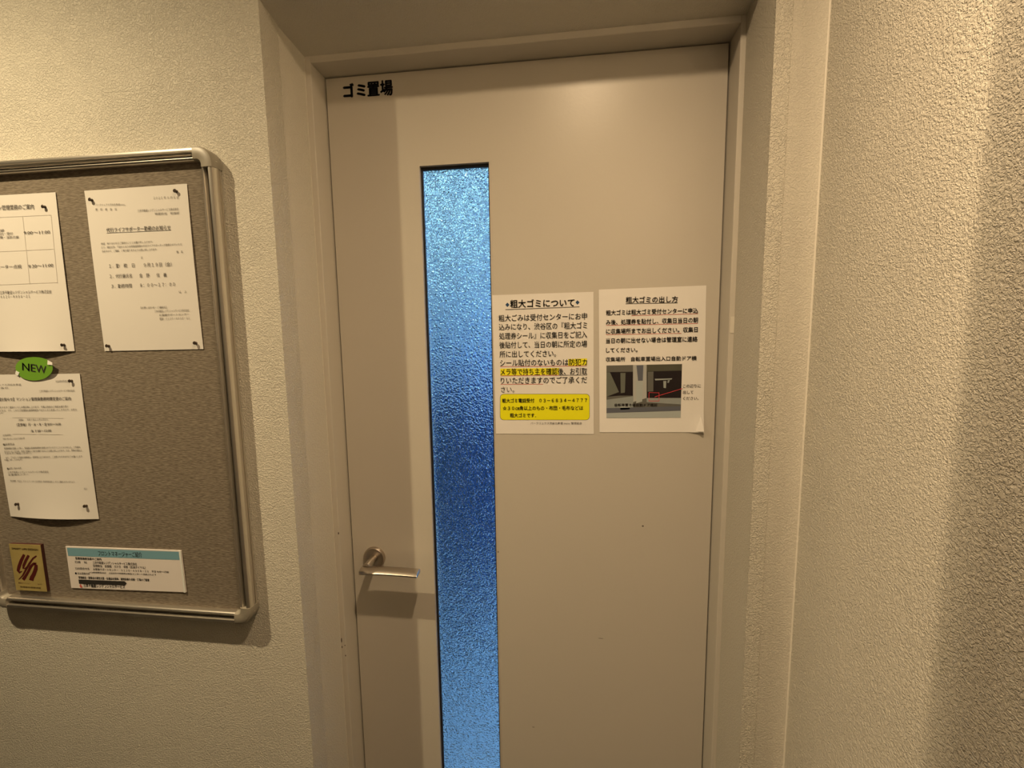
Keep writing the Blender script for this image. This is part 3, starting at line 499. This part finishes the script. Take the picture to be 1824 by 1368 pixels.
# ---------------------------------------------------------------- gold plaque
YP = YBOARD-0.0055
pq = empty('plaque', (-1.1190, YBOARD, 0.978)); tag(pq, 'small brass plaque with a maroon slanted stroke emblem in the lower board corner', 'plaque')
P4 = [(-1.1575, 1.0292), (-1.0815, 1.0300), (-1.0810, 0.9270), (-1.1560, 0.9265)]
def rel(o, r_): o.location = (-r_.location[0], -r_.location[1], -r_.location[2]); return o
bm = bmesh.new(); prism(bm, P4, YBOARD, YP, 'y'); rel(obj('plate', bm, M['plaque_side'], pq), pq)
bm = bmesh.new(); prism(bm, P4, YP, YP-0.0006, 'y'); rel(obj('brass_face', bm, M['brass'], pq), pq)
def crop4(x, y):           # emblem coordinates measured on the face: 0..1 across, 0..1 down
    s = (x-(68+(y-150)*0.163))/(280.0); t = (y-154)/(423.0)
    return (-1.1575+0.0760*s, 1.0296-0.1030*t)
def stroke(pts, wid):
    """a band along a polyline, width given at each point"""
    Lf, Rt = [], []
    for i, (x, y) in enumerate(pts):
        a_ = pts[max(0, i-1)]; b_ = pts[min(len(pts)-1, i+1)]; dx, dy = b_[0]-a_[0], b_[1]-a_[1]; l_ = math.hypot(dx, dy); nx, ny = -dy/l_, dx/l_; h_ = wid[i]/2
        Lf.append((x+nx*h_, y+ny*h_)); Rt.append((x-nx*h_, y-ny*h_))
    return Lf, Rt
bm = bmesh.new()
for pts, wid in (
    ([(210, 245), (185, 300), (165, 360), (158, 395), (170, 412), (195, 400)], [22, 30, 30, 26, 18, 6]),
    ([(250, 250), (225, 300), (207, 345), (205, 372), (222, 372), (240, 350)], [22, 24, 24, 18, 12, 5]),
    ([(320, 252), (290, 275), (258, 325), (230, 380), (200, 440), (165, 478)], [12, 14, 18, 18, 14, 6]),
    ([(322, 318), (296, 322), (272, 350), (250, 400), (225, 445), (205, 478)], [8, 20, 24, 22, 24, 30]),
    ([(300, 322), (318, 340), (315, 375), (300, 420), (285, 450), (277, 480)], [10, 30, 34, 34, 38, 40])):
    Lf, Rt = stroke(pts, wid)
    for i in range(len(pts)-1):
        bm.faces.new([bm.verts.new((crop4(*p)[0], YP-0.0009, crop4(*p)[1])) for p in (Lf[i], Lf[i+1], Rt[i+1], Rt[i])])
rel(obj('emblem', bm, M['maroon'], pq, flip=False), pq)
bm = bmesh.new()
for txt, x0_, x1_, zf, h_, bd in (('SMART LIFE DESIGN', -1.1515, -1.0880, 1.0170, 0.0050, 2), ('2019', -1.1010, -1.0910, 0.9415, 0.0030, 0), ('登録マンション', -1.1480, -1.1180, 0.9415, 0.0035, 0), ('管理組合登録済証', -1.1450, -1.0940, 0.9325, 0.0038, 1)):
    add_text(bm, lambda u, v: (u, YP-0.0009, -v), txt, x0_, -zf, x1_, -zf, h_, bd)
rel(obj('lettering', bm, M['maroon'], pq, flip=False), pq)
# ---------------------------------------------------------------- landscape card
YC = YBOARD-0.0020
cdp = empty('information_card', (-0.893, YBOARD, 0.985)); tag(cdp, 'landscape white information card with teal header, low on the board', 'card')
TLc, TRc, BRc, BLc = (-1.0268, 1.0275), (-0.7612, 1.0305), (-0.7596, 0.9420), (-1.0262, 0.9360)
def cuv(s, t):
    return tuple((1-t)*((1-s)*TLc[i]+s*TRc[i])+t*((1-s)*BLc[i]+s*BRc[i]) for i in (0, 1))
bm = bmesh.new(); prism(bm, [TLc, TRc, BRc, BLc], YBOARD-0.0002, YC, 'y'); rel(obj('card_body', bm, M['card'], cdp), cdp)
bm = bmesh.new(); bm.faces.new([bm.verts.new((cuv(s, t)[0], YC-0.0002, cuv(s, t)[1])) for s, t in ((.012, .03), (.985, .03), (.983, .225), (.014, .225))]); rel(obj('header_band', bm, M['teal'], cdp, flip=False), cdp)
bm = bmesh.new(); prism(bm, [cuv(.985, -.005), cuv(1.0, -.005), cuv(1.0, 1.0), cuv(.985, 1.0)], YC-0.0015, YC, 'y'); rel(obj('clear_edge', bm, M['strip'], cdp), cdp)
bm = bmesh.new(); cw, ch = 0.2665, 0.0905
def cp_(u, v): s, t = u/cw, v/ch; a_ = cuv(s, t); return (a_[0], YC-0.0004, a_[1])
for txt, s0, s1, t1, h_, bd in (
    ('フロントマネージャーご紹介', .285, .665, .195, .120, 1), ('管理事務担当者のご案内', .075, .305, .305, .058, 2), ('□会　社', .07, .175, .390, .055, 1), ('三井不動産レジデンシャルサービス株式会社', .225, .610, .395, .068, 1),
    ('管理担当　首都圏　カスタ　中野（直通ダイヤル）', .225, .680, .470, .062, 1), ('□お問合せ先', .065, .190, .545, .055, 1), ('お客様サポートセンター　０１２０－８９５８－２１　平日 9:00～17:00', .222, .875, .550, .055, 1),
    ('※ 24時間緊急対応　上記以外の時間帯は緊急センターへ接続されます', .185, .765, .622, .042, 1), ('■ 主な業務内容', .055, .185, .660, .050, 1), ('管理組合・理事会の運営支援・各種会計業務、建物設備の点検・工事のご提案', .080, .700, .765, .060, 2),
    ('三井不動産レジデンシャルサービス', .115, .480, .965, .085, 2)):
    add_text(bm, cp_, txt, s0*cw, t1*ch, s1*cw, t1*ch, h_*ch, bd)
rel(obj('lettering', bm, M['ink'], cdp, flip=False), cdp)
bm = bmesh.new(); bm.faces.new([bm.verts.new((cuv(s, t)[0], YC-0.0005, cuv(s, t)[1])) for s, t in ((.078, .785), (.485, .785), (.502, .830), (.485, .885), (.078, .885))])
rel(obj('black_band', bm, M['ink'], cdp, flip=False), cdp)
bm = bmesh.new(); bm.faces.new([bm.verts.new((cuv(s, t)[0], YC-0.0005, cuv(s, t)[1])) for s, t in ((.090, .885), (.098, .93), (.106, .965), (.096, .985), (.084, .97), (.080, .94))])
rel(obj('logo_mark', bm, M['red_ink'], cdp, flip=False), cdp)
# ---------------------------------------------------------------- the refuse room behind the glass
rb = structure(obj('wall_refuse_room', B(-2.2, 1.4, 4.0, 4.1, -0.05, 2.6), M['room_wall']))
structure(obj('wall_refuse_side', B(-2.3, -2.2, 0.12, 4.1, -0.05, 2.6), M['room_wall']))
structure(obj('wall_refuse_side', B(1.4, 1.5, 0.12, 4.1, -0.05, 2.6), M['room_wall']))
structure(obj('floor_refuse_room', B(-2.2, 1.4, 0.12, 4.0, -0.05, -0.001), M['room_floor']))
structure(obj('ceiling_refuse_room', B(-2.2, 1.4, 0.12, 4.0, 2.5, 2.6), M['room_wall']))
structure(obj('wall_refuse_partition', B(-2.2, 1.4, 2.25, 2.35, 0, 1.95), M['room_wall']))
def bin_(x, y, wdt, dpt, h, m, label):
    r = empty('waste_bin', (x, y, 0)); tag(r, label, 'bin', 'waste bins behind the glass')
    bm = bmesh.new(); k = 0.86
    a_ = [bm.verts.new((sx*wdt/2*k, sy*dpt/2*k, 0.10)) for sx, sy in ((-1, -1), (1, -1), (1, 1), (-1, 1))]
    c_ = [bm.verts.new((sx*wdt/2, sy*dpt/2, h-0.08)) for sx, sy in ((-1, -1), (1, -1), (1, 1), (-1, 1))]
    bm.faces.new(a_); bm.faces.new(c_[::-1])
    for i in range(4): bm.faces.new((a_[i], a_[(i+1) % 4], c_[(i+1) % 4], c_[i]))
    bmesh.ops.bevel(bm, geom=list(bm.edges), offset=0.03, segments=2, affect='EDGES')
    obj('body', bm, m, r, smooth=True)
    obj('lid', B(-wdt/2-.02, wdt/2+.02, -dpt/2-.03, dpt/2+.02, h-0.085, h, 0.02), m, r, smooth=True)
    for sx in (-1, 1):
        for sy in (-1, 1):
            bm = bmesh.new(); tube(bm, (sx*wdt*.36-.02, sy*dpt*.34, 0.06), (sx*wdt*.36+.02, sy*dpt*.34, 0.06), 0.06, 0.06, 20); obj('wheel', bm, M['rubber'], r, smooth=True)
bin_(-0.98, 1.55, 0.72, 0.6, 1.20, M['bin_dark'], 'dark wheeled waste bin blurred behind the door glass')
bin_(-0.24, 1.60, 0.62, 0.6, 1.16, M['bin_blue'], 'blue wheeled waste bin blurred behind the right edge of the door glass')
tl = empty('tube_lamp', (-0.86, 2.6, 2.5)); tag(tl, 'bluish white tube lamp glowing behind the top of the door glass', 'lamp')
bm = bmesh.new(); tube(bm, (0, -0.75, -0.09), (0, 0.6, -0.09), 0.02, 0.02, 16); obj('tube', bm, M['tube'], tl, smooth=True)
obj('batten', B(-0.05, 0.05, -0.78, 0.63, -0.06, 0, 0.005), M['batten'], tl)
